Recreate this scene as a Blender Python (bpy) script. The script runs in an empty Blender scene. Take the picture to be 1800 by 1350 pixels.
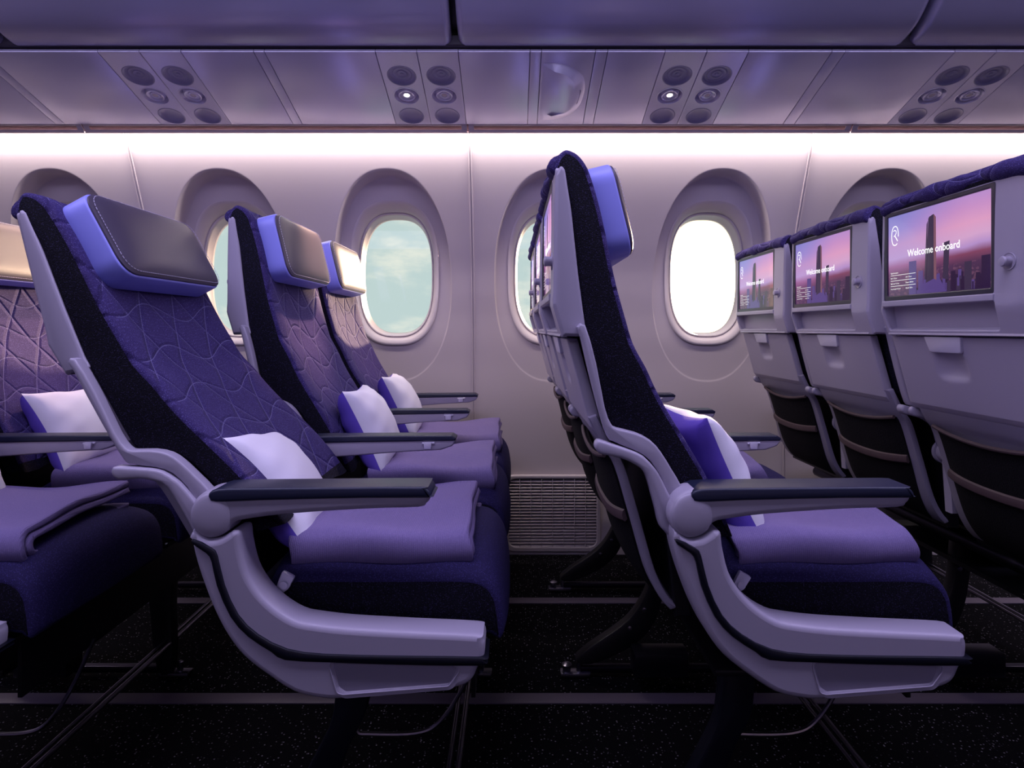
import bpy, bmesh, math, random
from mathutils import Vector, Matrix
random.seed(7)
PI = math.pi
F = 1090.0      # focal length in pixels of an 1800 px wide frame
H = 0.947       # eye height
C = bpy.context.scene.collection

# ------------------------------------------------------------------ geometry helpers
def T(px, py, d, row=0.0):
    """side-view tracing of a part standing at distance d: returns (x, z) in metres"""
    return ((px - 900) * d / F - row, H - (py - 578) * d / F)

def TR(pts, d, row=0.0):
    return [T(p[0], p[1], d, row) for p in pts]

def area2(p):
    return sum(p[i][0] * p[(i + 1) % len(p)][1] - p[(i + 1) % len(p)][0] * p[i][1] for i in range(len(p))) / 2

def ccw(p):
    return list(p) if area2(p) > 0 else list(reversed(p))

def crom(pts, n=5, closed=False):
    out = []
    L = len(pts)
    rng = range(L) if closed else range(L - 1)
    for i in rng:
        p1, p2 = pts[i], pts[(i + 1) % L]
        p0 = pts[(i - 1) % L] if (closed or i > 0) else p1
        p3 = pts[(i + 2) % L] if (closed or i + 2 < L) else p2
        for k in range(n):
            t = k / n
            out.append(tuple(0.5 * ((2 * p1[a]) + (-p0[a] + p2[a]) * t + (2 * p0[a] - 5 * p1[a] + 4 * p2[a] - p3[a]) * t * t
                                    + (-p0[a] + 3 * p1[a] - 3 * p2[a] + p3[a]) * t ** 3) for a in range(len(p1))))
    if not closed:
        out.append(tuple(pts[-1]))
    return out

def fillet(pts, r, n=5):
    """round the corners of a polygon; r number or list"""
    out = []
    L = len(pts)
    for i in range(L):
        ri = r[i] if isinstance(r, (list, tuple)) else r
        p, a, b = Vector(pts[i]), Vector(pts[i - 1]), Vector(pts[(i + 1) % L])
        da, db = (a - p), (b - p)
        la, lb = da.length, db.length
        if ri <= 0 or la < 1e-6 or lb < 1e-6:
            out.append(tuple(p)); continue
        da /= la; db /= lb
        cosang = max(-1, min(1, da.dot(db)))
        ang = math.acos(cosang)
        if ang > 3.05:
            out.append(tuple(p)); continue
        t = min(ri / math.tan(ang / 2), la * .48, lb * .48)
        q0, q1 = p + da * t, p + db * t
        for k in range(n + 1):
            s = k / n
            out.append(tuple(q0 * (1 - s) ** 2 + p * 2 * s * (1 - s) + q1 * s * s))
    return out

def dense(pts, step=.02, closed=True):
    out = []
    L = len(pts)
    for i in range(L if closed else L - 1):
        a, b = pts[i], pts[(i + 1) % L]
        n = max(1, int(math.dist(a, b) / step))
        for k in range(n):
            out.append(tuple(a[j] + (b[j] - a[j]) * k / n for j in range(len(a))))
    if not closed: out.append(tuple(pts[-1]))
    return out

def rrect(x0, y0, x1, y1, r, n=6):
    return fillet([(x0, y0), (x1, y0), (x1, y1), (x0, y1)], r, n)

def vnorm(p):
    L = len(p); out = []
    for i in range(L):
        a, b, c = p[i - 1], p[i], p[(i + 1) % L]
        e1 = Vector((b[0] - a[0], b[1] - a[1])); e2 = Vector((c[0] - b[0], c[1] - b[1]))
        if e1.length < 1e-9: e1 = e2
        if e2.length < 1e-9: e2 = e1
        e1.normalize(); e2.normalize()
        n = Vector((e1.y + e2.y, -(e1.x + e2.x)))
        if n.length < 1e-6: n = Vector((e1.y, -e1.x))
        n.normalize()
        m = max(.7, n.dot(Vector((e1.y, -e1.x))))
        out.append(n / m)
    return out

XZ = lambda u, v, w: (u, w, v)        # outline in x,z  extruded along y
YZ = lambda u, v, w: (w, u, v)        # outline in y,z  extruded along x
XY = lambda u, v, w: (u, v, w)        # outline in x,y  extruded along z

def inset_ring(o, nr, ins):
    P = [(o[i][0] - nr[i].x * ins, o[i][1] - nr[i].y * ins) for i in range(len(o))]
    if ins <= 0: return P
    L = len(P)
    for _ in range(30):
        bad = False
        for i in range(L):
            j = (i + 1) % L
            ex, ey = o[j][0] - o[i][0], o[j][1] - o[i][1]
            fx, fy = P[j][0] - P[i][0], P[j][1] - P[i][1]
            if ex * fx + ey * fy < -1e-12:
                q = ((P[i][0] + P[j][0]) / 2, (P[i][1] + P[j][1]) / 2); P[i] = q; P[j] = q; bad = True
        if not bad: break
    return P

def slab(bm, outline, w0, w1, r=.01, seg=3, ny=1, mp=XZ, mcap=0, mside=0, disp=None, bulge=0.0, off=None, matfn=None, strip=False):
    o = ccw(outline); nr = vnorm(o); L = len(o)
    uvl = bm.loops.layers.uv.verify()
    st = []
    for k in range(seg + 1):
        a = PI / 2 * (1 - k / seg) if seg else 0
        st.append((w0 + r * (1 - math.sin(a)), r * (1 - math.cos(a))))
    for k in range(1, ny):
        st.append((w0 + r + (w1 - w0 - 2 * r) * k / ny, 0))
    for k in range(seg + 1):
        a = PI / 2 * (k / seg) if seg else 0
        st.append((w1 - r * (1 - math.sin(a)), r * (1 - math.cos(a))))
    arc = [0]
    for i in range(L): arc.append(arc[-1] + math.dist(o[i], o[(i + 1) % L]))
    rings = []
    for (w, ins) in st:
        ring = []
        tt = (w - w0) / (w1 - w0) * 2 - 1
        IP = inset_ring(o, nr, ins)
        for i in range(L):
            u, v = IP[i]; ww = w
            if disp: u, v, ww = disp(u, v, ww, nr[i])
            if off: u += off[0]; v += off[1]
            ring.append(bm.verts.new(mp(u, v, ww)))
        rings.append(ring)
    for k in range(len(rings) - 1):
        for i in range(L):
            j = (i + 1) % L
            f = bm.faces.new((rings[k][i], rings[k][j], rings[k + 1][j], rings[k + 1][i]))
            f.material_index = matfn(k, i, o[i]) if matfn else mside; f.smooth = True
            for lp, (uu, vv) in zip(f.loops, ((st[k][0], arc[i]), (st[k][0], arc[i + 1]), (st[k + 1][0], arc[i + 1]), (st[k + 1][0], arc[i]))):
                lp[uvl].uv = (uu, vv)
    for ring in (rings[0], list(reversed(rings[-1]))):
        if strip:
            for i in range(L // 2 - 1):
                f = bm.faces.new((ring[i], ring[i + 1], ring[L - 2 - i], ring[L - 1 - i])); f.material_index = mcap; f.smooth = True
            continue
        rg = []
        for v in ring:
            if not rg or (v.co - rg[-1].co).length > 2e-4: rg.append(v)
        while len(rg) > 3 and (rg[0].co - rg[-1].co).length <= 2e-4: rg.pop()
        f = bm.faces.new(rg if len(rg) > 2 else ring); f.material_index = mcap; f.smooth = False
    return bm

def box(bm, x0, x1, y0, y1, z0, z1, r=.003, seg=2, m=0):
    return slab(bm, [(x0, z0), (x1, z0), (x1, z1), (x0, z1)], y0, y1, r=min(r, (y1 - y0) * .45, (x1 - x0) * .45, (z1 - z0) * .45), seg=seg, mcap=m, mside=m)

def tube(bm, path, r, n=10, closed=False, m=0, sq=1.0, caps=True):
    P = [Vector(p) for p in path]; L = len(P)
    rings = []; up = None
    for i in range(L):
        a = P[i - 1] if (i > 0 or closed) else P[i]
        b = P[(i + 1) % L] if (i < L - 1 or closed) else P[i]
        t = (b - a).normalized()
        if up is None:
            up = Vector((0, 0, 1)) if abs(t.z) < .9 else Vector((0, 1, 0))
        s = t.cross(up).normalized(); up = s.cross(t).normalized()
        rr = r[i] if isinstance(r, (list, tuple)) else r
        rings.append([bm.verts.new(P[i] + s * math.cos(2 * PI * k / n) * rr + up * math.sin(2 * PI * k / n) * rr * sq) for k in range(n)])
    for i in range(L if closed else L - 1):
        A, B = rings[i], rings[(i + 1) % L]
        for k in range(n):
            f = bm.faces.new((A[k], A[(k + 1) % n], B[(k + 1) % n], B[k])); f.smooth = True; f.material_index = m
    if not closed and caps:
        for rg in (list(reversed(rings[0])), rings[-1]):
            f = bm.faces.new(rg); f.material_index = m
    return bm

def lathe(bm, prof, fn, n=32, m=0, cap=True):
    """prof: list (radius, height); fn maps (a, b, h) to the world"""
    rings = []
    for (r, h) in prof:
        rings.append([bm.verts.new(fn(r * math.cos(2 * PI * k / n), r * math.sin(2 * PI * k / n), h)) for k in range(n)])
    for i in range(len(rings) - 1):
        for k in range(n):
            f = bm.faces.new((rings[i][k], rings[i][(k + 1) % n], rings[i + 1][(k + 1) % n], rings[i + 1][k]))
            f.smooth = True; f.material_index = m
    if cap:
        f = bm.faces.new(rings[-1]); f.material_index = m
    return bm

def holed(name, outer, holes, t, bev, fn, m, bres=3):
    """a plate with real openings; fn(u, v, h) maps to the place; returns a bmesh"""
    cu = bpy.data.curves.new(name, 'CURVE'); cu.dimensions = '2D'; cu.fill_mode = 'BOTH'
    cu.extrude = max(t / 2 - bev, 0); cu.bevel_depth = bev; cu.bevel_resolution = bres; cu.offset = -bev
    for pl in [ccw(outer)] + [list(reversed(ccw(h))) for h in holes]:
        sp = cu.splines.new('POLY'); sp.points.add(len(pl) - 1)
        for p, q in zip(sp.points, pl): p.co = (q[0], q[1], 0, 1)
        sp.use_cyclic_u = True
    ob = bpy.data.objects.new(name, cu); C.objects.link(ob)
    dg = bpy.context.evaluated_depsgraph_get()
    me = bpy.data.meshes.new_from_object(ob.evaluated_get(dg))
    bm = bmesh.new(); bm.from_mesh(me)
    bpy.data.objects.remove(ob); bpy.data.meshes.remove(me); bpy.data.curves.remove(cu)
    for v in bm.verts: v.co = Vector(fn(v.co.x, v.co.y, v.co.z))
    for f in bm.faces: f.material_index = 0; f.smooth = True
    return bm

def mk(name, bm, mats, parent=None, ang=38, off=None, recalc=True, **props):
    if recalc: bmesh.ops.recalc_face_normals(bm, faces=bm.faces)
    if off: bmesh.ops.translate(bm, verts=bm.verts, vec=off)
    me = bpy.data.meshes.new(name); bm.to_mesh(me); bm.free()
    for f in me.polygons: f.use_smooth = len(f.vertices) == 4
    me.set_sharp_from_angle(angle=math.radians(ang))
    for mt in (mats if isinstance(mats, (list, tuple)) else [mats]): me.materials.append(mt)
    o = bpy.data.objects.new(name, me); C.objects.link(o)
    if parent: o.parent = parent
    for k, v in props.items(): o[k] = v
    return o

def NB(): return bmesh.new()

# ------------------------------------------------------------------ materials
def lin(c):
    if isinstance(c, str):
        c = [int(c[i:i + 2], 16) / 255 for i in (0, 2, 4)]
    return tuple((x / 12.92 if x <= .04045 else ((x + .055) / 1.055) ** 2.4) for x in c) + (1,)

def mat(name, col, rough=.5, metal=0, spec=.5, sheen=0, coat=0, emit=None, es=0):
    m = bpy.data.materials.new(name); m.use_nodes = True
    b = m.node_tree.nodes['Principled BSDF']
    b.inputs['Base Color'].default_value = lin(col)
    b.inputs['Roughness'].default_value = rough; b.inputs['Metallic'].default_value = metal
    b.inputs['Specular IOR Level'].default_value = spec
    b.inputs['Sheen Weight'].default_value = sheen; b.inputs['Coat Weight'].default_value = coat
    if emit:
        b.inputs['Emission Color'].default_value = lin(emit); b.inputs['Emission Strength'].default_value = es
    return m

class N:
    """tiny expression helper for math nodes"""
    def __init__(s, nt, sock): s.nt = nt; s.k = sock
    def op(s, o, other=None, third=None):
        n = s.nt.nodes.new('ShaderNodeMath'); n.operation = o
        s.nt.links.new(s.k, n.inputs[0])
        for i, q in ((1, other), (2, third)):
            if q is None: continue
            if isinstance(q, N): s.nt.links.new(q.k, n.inputs[i])
            else: n.inputs[i].default_value = q
        return N(s.nt, n.outputs[0])
    def __add__(s, o): return s.op('ADD', o)
    def __sub__(s, o): return s.op('SUBTRACT', o)
    def __mul__(s, o): return s.op('MULTIPLY', o)
    def ab(s): return s.op('ABSOLUTE')
    def fr(s): return s.op('FRACT')
    def sin(s): return s.op('SINE')
    def mx(s, o): return s.op('MAXIMUM', o)
    def mn(s, o): return s.op('MINIMUM', o)
    def gt(s, o): return s.op('GREATER_THAN', o)
    def lt(s, o): return s.op('LESS_THAN', o)
    def ramp(s, a, b, c=0.0, d=1.0):
        n = s.nt.nodes.new('ShaderNodeMapRange'); n.interpolation_type = 'SMOOTHSTEP'
        s.nt.links.new(s.k, n.inputs[0])
        for i, v in zip((1, 2, 3, 4), (a, b, c, d)): n.inputs[i].default_value = v
        return N(s.nt, n.outputs[0])

def tex(nt, kind, coord, scale, **kw):
    n = nt.nodes.new(kind)
    if coord is not None: nt.links.new(coord, n.inputs['Vector'])
    n.inputs['Scale'].default_value = scale
    for k, v in kw.items(): n.inputs[k].default_value = v
    return n

def coords(nt, which='Object'):
    return nt.nodes.new('ShaderNodeTexCoord').outputs[which]

def mixc(nt, fac, a, b):
    n = nt.nodes.new('ShaderNodeMix'); n.data_type = 'RGBA'
    if isinstance(fac, N): nt.links.new(fac.k, n.inputs[0])
    elif hasattr(fac, 'links'): nt.links.new(fac, n.inputs[0])
    else: n.inputs[0].default_value = fac
    for i, q in ((6, a), (7, b)):
        if isinstance(q, (tuple, list)): n.inputs[i].default_value = q
        else: nt.links.new(q, n.inputs[i])
    return n.outputs[2]

def bump(nt, h, strength=.3, dist=.001, normal=None):
    b = nt.nodes.new('ShaderNodeBump'); b.inputs['Strength'].default_value = strength; b.inputs['Distance'].default_value = dist
    nt.links.new(h.k if isinstance(h, N) else h, b.inputs['Height'])
    if normal is not None: nt.links.new(normal, b.inputs['Normal'])
    return b.outputs[0]

def fabric(name, base, fleck, scale=420, amount=.5, quilt=False, sheen=.3, rough=.85, rib=None, bmp=.4):
    m = mat(name, base, rough, spec=.2, sheen=sheen)
    nt = m.node_tree; b = nt.nodes['Principled BSDF']
    b.inputs['Sheen Tint'].default_value = lin(fleck)
    co = coords(nt)
    v = tex(nt, 'ShaderNodeTexVoronoi', co, scale)
    no = tex(nt, 'ShaderNodeTexNoise', co, scale * .5)
    f = N(nt, v.outputs['Distance']).ramp(.15, .5, amount, 0)
    wn = N(nt, nt.nodes.new('ShaderNodeSeparateColor').outputs[0]); sc = wn.k.node
    nt.links.new(v.outputs['Color'], sc.inputs[0])
    f = f * wn.ramp(.35, .9, .15, 1)
    colr = mixc(nt, f, lin(base), lin(fleck))
    hgt = N(nt, v.outputs['Distance']) * -1.0
    nrm = None
    if rib:
        uv = coords(nt, 'Object'); s = nt.nodes.new('ShaderNodeSeparateXYZ'); nt.links.new(uv, s.inputs[0])
        rr = (N(nt, s.outputs[0]) * (2 * PI / rib)).sin()
        hgt = hgt + rr * .4
        colr = mixc(nt, (rr * .5 + .5) * .16, colr, lin(fleck))
    nrm = bump(nt, hgt, bmp, .0012)
    if quilt:
        uv = coords(nt, 'UV'); s = nt.nodes.new('ShaderNodeSeparateXYZ'); nt.links.new(uv, s.inputs[0])
        u = N(nt, s.outputs[0]); w = N(nt, s.outputs[1])
        A, B = .120, .185
        def d(e): return ((e.fr() - .5).ab())
        l1 = (u * (1 / A)) + (w * (1 / B)); l2 = (u * (1 / A)) - (w * (1 / B))
        l3 = (w * (2 / B)) + ((u * (2 * PI / (A * 2))).sin() * .20)
        L1 = d(l1).ramp(0, .10, 0, 1); L2 = d(l2).ramp(0, .10, 0, 1); L3 = d(l3).ramp(0, .09, .35, 1)
        hq = L1.mn(L2).mn(L3)
        nrm = bump(nt, hq, .75, .006, nrm)
        dash = (w * 330).fr().gt(.35)
        dash2 = (u * 330).fr().gt(.35)
        msk = u.gt(.052) * u.lt(.434)
        st = (d(l1).lt(.008).mx(d(l2).lt(.008)) * dash).mx(d(l3).lt(.009) * dash2)
        colr = mixc(nt, st * msk * .42, colr, lin('a8a6d8'))
    nt.links.new(colr, b.inputs['Base Color']); nt.links.new(nrm, b.inputs['Normal'])
    return m

M = {}
def plastic(name, col, rough=.42, sc=900, st=.06, spec=.5, metal=0):
    m = mat(name, col, rough, spec=spec, metal=metal); nt = m.node_tree
    no = tex(nt, 'ShaderNodeTexNoise', coords(nt), sc)
    nt.links.new(bump(nt, no.outputs[0], st, .0004), nt.nodes['Principled BSDF'].inputs['Normal'])
    return m
M['shell'] = plastic('warm grey moulded plastic', 'a9a2b4', .38)
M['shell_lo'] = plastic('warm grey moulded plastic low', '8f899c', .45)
M['wallp'] = plastic('satin cabin wall panel', 'b5aaaf', .5, sc=500, st=.03)
M['trimw'] = plastic('pale window trim', 'c2b8bb', .35, sc=500, st=.02)
M['bin'] = plastic('lilac grey bin gloss', 'a5a1bd', .30, sc=300, st=.02, metal=.4)
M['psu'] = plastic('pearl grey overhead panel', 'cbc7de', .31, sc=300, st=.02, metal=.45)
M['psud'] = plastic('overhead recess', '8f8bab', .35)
M['rail'] = plastic('dark rail', '37303f', .5)
M['slot'] = plastic('slot interior', '5d4048', .7)
M['navy'] = plastic('navy soft vinyl', '1b2038', .42, sc=700, st=.3)
M['band'] = plastic('dark navy trim band', '0d0f1c', .35)
M['track'] = plastic('dull plum grey track cover', '5a5060', .5)
M['black'] = plastic('black painted metal', '0b0a10', .4)
M['blackp'] = plastic('black plastic box', '0a0912', .3)
M['chrome'] = mat('brushed aluminium', '8d8a98', .28, metal=1)
M['chromed'] = mat('dark steel', '3a3746', .35, metal=1)
M['latch'] = mat('silver latch', 'e2deee', .35, metal=.25)
M['bezel'] = plastic('dark plum bezel', '37323f', .3)
M['hr_side'] = plastic('periwinkle vinyl', '9296ee', .45, sc=600, st=.1)
M['hr_front'] = plastic('plum grey leather', '474052', .46, sc=900, st=.3)
M['thread'] = mat('white thread', 'cfc9e0', .6)
M['pocket'] = fabric('black mesh pocket', '0a080d', '2a2430', 300, .5, sheen=.0)
M['brown'] = plastic('brown elastic trim', '4b3a3d', .55)
M['quilt'] = fabric('indigo quilted weave', '352a5c', '756eb2', 520, .75, quilt=True, sheen=.12)
M['side'] = fabric('near black weave', '0c0a16', '4a4470', 420, .55, sheen=.0)
M['seat'] = fabric('indigo seat weave', '231d46', '544d94', 480, .6, sheen=.1)
M['pillow'] = fabric('white cotton twill', 'f0ecf8', 'ffffff', 700, .3, sheen=.1, bmp=.15)
M['pillowb'] = fabric('violet pillow gusset', '6a54c4', '7a68cf', 700, .3, sheen=.1, bmp=.15)
M['blanket'] = fabric('lilac knit', '776a98', 'a294c4', 620, .5, rib=.0034, sheen=.15, bmp=.5)

# carpet
def carpet():
    m = mat('dark speckled carpet', '07060b', .95, spec=.1); nt = m.node_tree; b = nt.nodes['Principled BSDF']
    co = coords(nt); v = tex(nt, 'ShaderNodeTexVoronoi', co, 130)
    sc = nt.nodes.new('ShaderNodeSeparateColor'); nt.links.new(v.outputs['Color'], sc.inputs[0])
    f = N(nt, v.outputs['Distance']).ramp(.1, .32, 1, 0) * N(nt, sc.outputs[0]).ramp(.45, .95, 0, 1)
    w = tex(nt, 'ShaderNodeTexNoise', co, 500)
    nt.links.new(mixc(nt, f * .8, lin('07060b'), lin('b5adbb')), b.inputs['Base Color'])
    nt.links.new(bump(nt, N(nt, w.outputs[0]) + f, .5, .003), b.inputs['Normal'])
    return m
M['carpet'] = carpet()

def glass():
    m = bpy.data.materials.new('thin cabin window glass'); m.use_nodes = True; nt = m.node_tree
    nt.nodes.clear()
    o = nt.nodes.new('ShaderNodeOutputMaterial'); t = nt.nodes.new('ShaderNodeBsdfTransparent'); g = nt.nodes.new('ShaderNodeBsdfGlossy')
    t.inputs[0].default_value = (.96, .98, .97, 1); g.inputs['Roughness'].default_value = .02
    fr = nt.nodes.new('ShaderNodeFresnel'); fr.inputs[0].default_value = 1.3
    mx = nt.nodes.new('ShaderNodeMixShader')
    nt.links.new(fr.outputs[0], mx.inputs[0]); nt.links.new(t.outputs[0], mx.inputs[1]); nt.links.new(g.outputs[0], mx.inputs[2])
    nt.links.new(mx.outputs[0], o.inputs[0])
    return m
M['glass'] = glass()

# ------------------------------------------------------------------ seat master parts
# side view numbers are in the frame of row A; every seat part is shifted to the seat's own base point
OFF = (.25, -.24, 0)
B = .787
def seatpart(name, bm, mats, parent=None, **k):
    return mk(name, bm, mats, parent, off=OFF, **k)

def label_none(): pass

# --- backrest cushion
front = crom(TR([(973, 292), (976, 280), (985, 268), (997, 262), (1015, 270), (1028, 285), (1037, 303), (1051, 348), (1063, 398), (1076, 463), (1087, 511), (1101, 561), (1114, 604),
            (1137, 647), (1151, 678), (1173, 720), (1204, 771), (1231, 816), (1249, 849), (1268, 890), (1290, 945)], 1.075, B), 4)
rear = TR([(1242, 948), (1216, 900), (1190, 850), (1160, 800), (1120, 768), (1080, 755), (1066, 735), (1045, 655), (1026, 575), (1014, 481), (1001, 368), (990, 330), (980, 312)], 1.07, B)
back_outline = front + crom(rear, 3)

def b_backrest():
    bm = NB()
    y0, y1 = .034, .452
    def dsp(u, v, w, n):
        if n.x > .2:
            t = (w - y0) / (y1 - y0) * 2 - 1
            d = -.010 * (1 - t * t) + .004 * math.exp(-((abs(t) - .8) / .12) ** 2)
            u += n.x * d; v += n.y * d
        return u, v, w
    keys = {(round(p[0], 5), round(p[1], 5)) for p in front[1:-2]}
    slab(bm, back_outline, y0, y1, r=.009, seg=4, ny=20, mcap=1, mside=0, disp=dsp, matfn=lambda k, i, p: 0 if (round(p[0], 5), round(p[1], 5)) in keys else 1)
    return bm

def b_roll():
    bm = NB()
    o = [(-.6985 + .024 * math.cos(a), 1.236 + (.019 if math.sin(a) > 0 else .016) * math.sin(a)) for a in [2 * PI * k / 20 for k in range(20)]]
    def dsp(u, v, w, n):
        s = (w - .03) / .43
        g = .0035 * math.sin(w * 31) + .002 * math.sin(w * 67 + 1)
        e = .010 * (abs(s * 2 - 1) ** 8)
        return u + n.x * g * (1 if n.x < 0 else .2), v + n.y * g - e, w
    slab(bm, o, .0345, .452, r=.008, seg=4, ny=30, disp=dsp)
    return bm

def b_headrest():
    t = Vector((-.237, 0, .972)); n = Vector((.972, 0, .237)); c = Vector((T(1058, 0, 1.10, B)[0], .243, H - (372 - 578) * 1.1 / F))
    mp = lambda u, v, w: tuple(c + Vector((0, 1, 0)) * u + t * v + n * w)
    ol = rrect(-.185, -.086, .185, .086, .042, 8)
    bm = NB(); slab(bm, ol, -.012, .037, r=.004, seg=3, mp=mp)
    pad = NB()
    o = ccw(rrect(-.182, -.083, .182, .083, .040, 8))
    rings = []
    for k in range(9):
        s = 1 - (k / 8) ** 1.6 * .97
        h = .040 + .014 * (1 - max(0, s) ** 7)
        rings.append([pad.verts.new(mp(p[0] * (1 - (1 - s)), p[1] * (1 - (1 - s)), h)) for p in o])
    rings.insert(0, [pad.verts.new(mp(p[0], p[1], .034)) for p in o])
    for i in range(len(rings) - 1):
        L = len(o)
        for k in range(L):
            pad.faces.new((rings[i][k], rings[i][(k + 1) % L], rings[i + 1][(k + 1) % L], rings[i + 1][k]))
    pad.faces.new(rings[-1])
    th = NB()
    o2 = dense([(p[0] * .975, p[1] * .945) for p in o], .006)
    for i in range(0, len(o2), 1):
        a, b = o2[i], o2[(i + 1) % len(o2)]
        a3, b3 = Vector(mp(a[0], a[1], .0455)), Vector(mp(b[0], b[1], .0455))
        tube(th, [a3.lerp(b3, .15), a3.lerp(b3, .8)], .0006, 5)
    return bm, pad, th

# --- shell (back housing)
side_prof = [(983, 292), (976, 306), (974, 400), (973, 511), (971, 534), (980, 564), (988, 591)]
sp = TR(side_prof, 1.068, B)
def rear_x(z):
    pts = sorted([(p[1], p[0]) for p in sp[1:]])
    if z <= pts[0][0]: return pts[0][1]
    for (z0, x0), (z1, x1) in zip(pts, pts[1:]):
        if z <= z1: return x0 + (x1 - x0) * (z - z0) / (z1 - z0)
    return pts[-1][1]
SY0, SY1, SZ0, SZ1 = .030, .460, .932, 1.229
def b_shell():
    ol = dense(fillet([(SY0 + .004, SZ0), (SY1 - .004, SZ0), (SY1 - .002, SZ1), (SY0 + .002, SZ1)], [.004, .004, .012, .012]), .012)
    scr = dense(rrect(.104, 1.010, .450, 1.222, .008), .012)
    nic = dense(fillet([(.108, .944), (.446, .944), (.450, .998), (.104, .998)], .008), .012)
    bm = holed('shell', ol, [scr, nic], .010, .003, lambda u, v, h: (rear_x(v) + .005 + h, u, v), M['shell'])
    # side walls follow the profile in side view
    prof = TR([(983, 291), (976, 306), (974, 400), (973, 511), (971, 534), (980, 564), (988, 591), (1034, 592), (1028, 570), (1016, 481), (1004, 368), (993, 297), (988, 290)], 1.068, B)
    prof = fillet([(p[0] + .001, p[1]) for p in prof], .004, 3)
    slab(bm, prof, SY0, SY0 + .030, r=.006, seg=3)
    slab(bm, prof, SY1 - .012, SY1, r=.005, seg=3)
    inner = TR([(1000, 372), (1001, 420), (1000, 511), (1000, 534), (1005, 564), (1010, 590), (1033, 591), (1027, 570), (1015, 481), (1005, 372)], 1.068, B)
    slab(bm, inner, SY0 + .02, SY1 - .01, r=.002, seg=1)
    # lip below the screen, niche floor
    x = rear_x(.95)
    slab(bm, [(x + .002, .934), (x + .045, .934), (x + .045, .957), (x + .006, .945)], SY0 + .02, SY1 - .01, r=.001, seg=1)
    x = rear_x(1.003)
    slab(bm, fillet([(x - .003, .999), (x + .035, 1.001), (x + .035, 1.009), (x - .003, 1.012)], .002), .106, .448, r=.001, seg=1)
    # coat hook housing
    def kn(a, b, h): return (rear_x(1.05) - h, .072 + a, 1.068 + b)
    lathe(bm, [(.016, 0), (.0155, .002), (.013, .0005), (.009, .001), (.0085, .008), (.0095, .012), (.008, .0145), (.003, .0155)], kn, 20)
    return bm

M['skyline'] = None
def screen_mats():
    out = []
    m = bpy.data.materials.new('display sunset sky'); m.use_nodes = True; nt = m.node_tree; b = nt.nodes['Principled BSDF']
    b.inputs['Base Color'].default_value = (.01, .01, .012, 1); b.inputs['Roughness'].default_value = .08
    uv = coords(nt, 'UV'); s = nt.nodes.new('ShaderNodeSeparateXYZ'); nt.links.new(uv, s.inputs[0])
    def ramp(sock, stops):
        r = nt.nodes.new('ShaderNodeValToRGB'); el = r.color_ramp.elements
        el[0].position, el[0].color = stops[0][0], lin(stops[0][1]); el[1].position, el[1].color = stops[-1][0], lin(stops[-1][1])
        for p, c in stops[1:-1]:
            e = el.new(p); e.color = lin(c)
        nt.links.new(sock, r.inputs[0]); return r.outputs[0]
    no = tex(nt, 'ShaderNodeTexNoise', uv, 3.0)
    vv = N(nt, s.outputs[1]) + (N(nt, no.outputs[0]) - .5) * .05 - N(nt, s.outputs[0]) * .06
    left = ramp(vv.k, [(0, '4a2a52'), (.26, '6a3a66'), (.36, '9a5f93'), (.46, 'b795cd'), (.62, 'b98fc6'), (.8, '9784cc'), (1, '8480c8')])
    right = ramp(vv.k, [(0, '2e1f3c'), (.24, '4a2c4c'), (.34, '7c3f5c'), (.42, 'b08bc4'), (.52, 'd0a0c8'), (.66, 'd99ac0'), (.82, 'c48cc2'), (1, 'ab86c8')])
    colr = mixc(nt, N(nt, s.outputs[0]).ramp(.1, .8), left, right)
    sc = nt.nodes.new('ShaderNodeSeparateColor'); v = tex(nt, 'ShaderNodeTexVoronoi', uv, 46); nt.links.new(v.outputs['Color'], sc.inputs[0])
    spk = N(nt, sc.outputs[0]).ramp(.55, 1, 0, .35) * N(nt, s.outputs[1]).lt(.3)
    colr = mixc(nt, spk, colr, lin('8a5a70'))
    nt.links.new(colr, b.inputs['Emission Color']); b.inputs['Emission Strength'].default_value = 1.0
    out.append(m)
    def e(name, c, st=1.0):
        k = mat(name, '050508', .1, emit=c, es=st); return k
    out += [e('display tower dark', '3a2c46'), e('display tower violet', '54407e'), e('display white lettering', 'ffffff', 1.2), e('display tower lit side', '7a5060'), e('display city', '2c1a38')]
    return out
SCRM = screen_mats()

def ribbon(bm, pts, w, mp, h, m, closed=False):
    L = len(pts); vs = []
    for i in range(L):
        a = Vector(pts[i - 1] if (i or closed) else pts[i]); b = Vector(pts[(i + 1) % L] if (i < L - 1 or closed) else pts[i])
        t = (b - a).normalized(); n = Vector((-t.y, t.x)) * w / 2; p = Vector(pts[i])
        vs.append((bm.verts.new(mp(p.x + n.x, p.y + n.y, h)), bm.verts.new(mp(p.x - n.x, p.y - n.y, h))))
    for i in range(L if closed else L - 1):
        a, b = vs[i], vs[(i + 1) % L]
        f = bm.faces.new((a[0], a[1], b[1], b[0])); f.material_index = m

def text_into(bm, s, x, y, size, sx, mp, h, m, align='LEFT', off=0):
    cu = bpy.data.curves.new('t', 'FONT'); cu.body = s; cu.size = size; cu.align_x = align; cu.offset = off; cu.resolution_u = 3
    ob = bpy.data.objects.new('t', cu); C.objects.link(ob)
    dg = bpy.context.evaluated_depsgraph_get(); me = bpy.data.meshes.new_from_object(ob.evaluated_get(dg))
    vs = [bm.verts.new(mp(x + v.co.x * sx, y + v.co.y, h)) for v in me.vertices]
    for p in me.polygons:
        try:
            f = bm.faces.new([vs[i] for i in p.vertices]); f.material_index = m
        except ValueError: pass
    bpy.data.objects.remove(ob); bpy.data.meshes.remove(me); bpy.data.curves.remove(cu)

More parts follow.
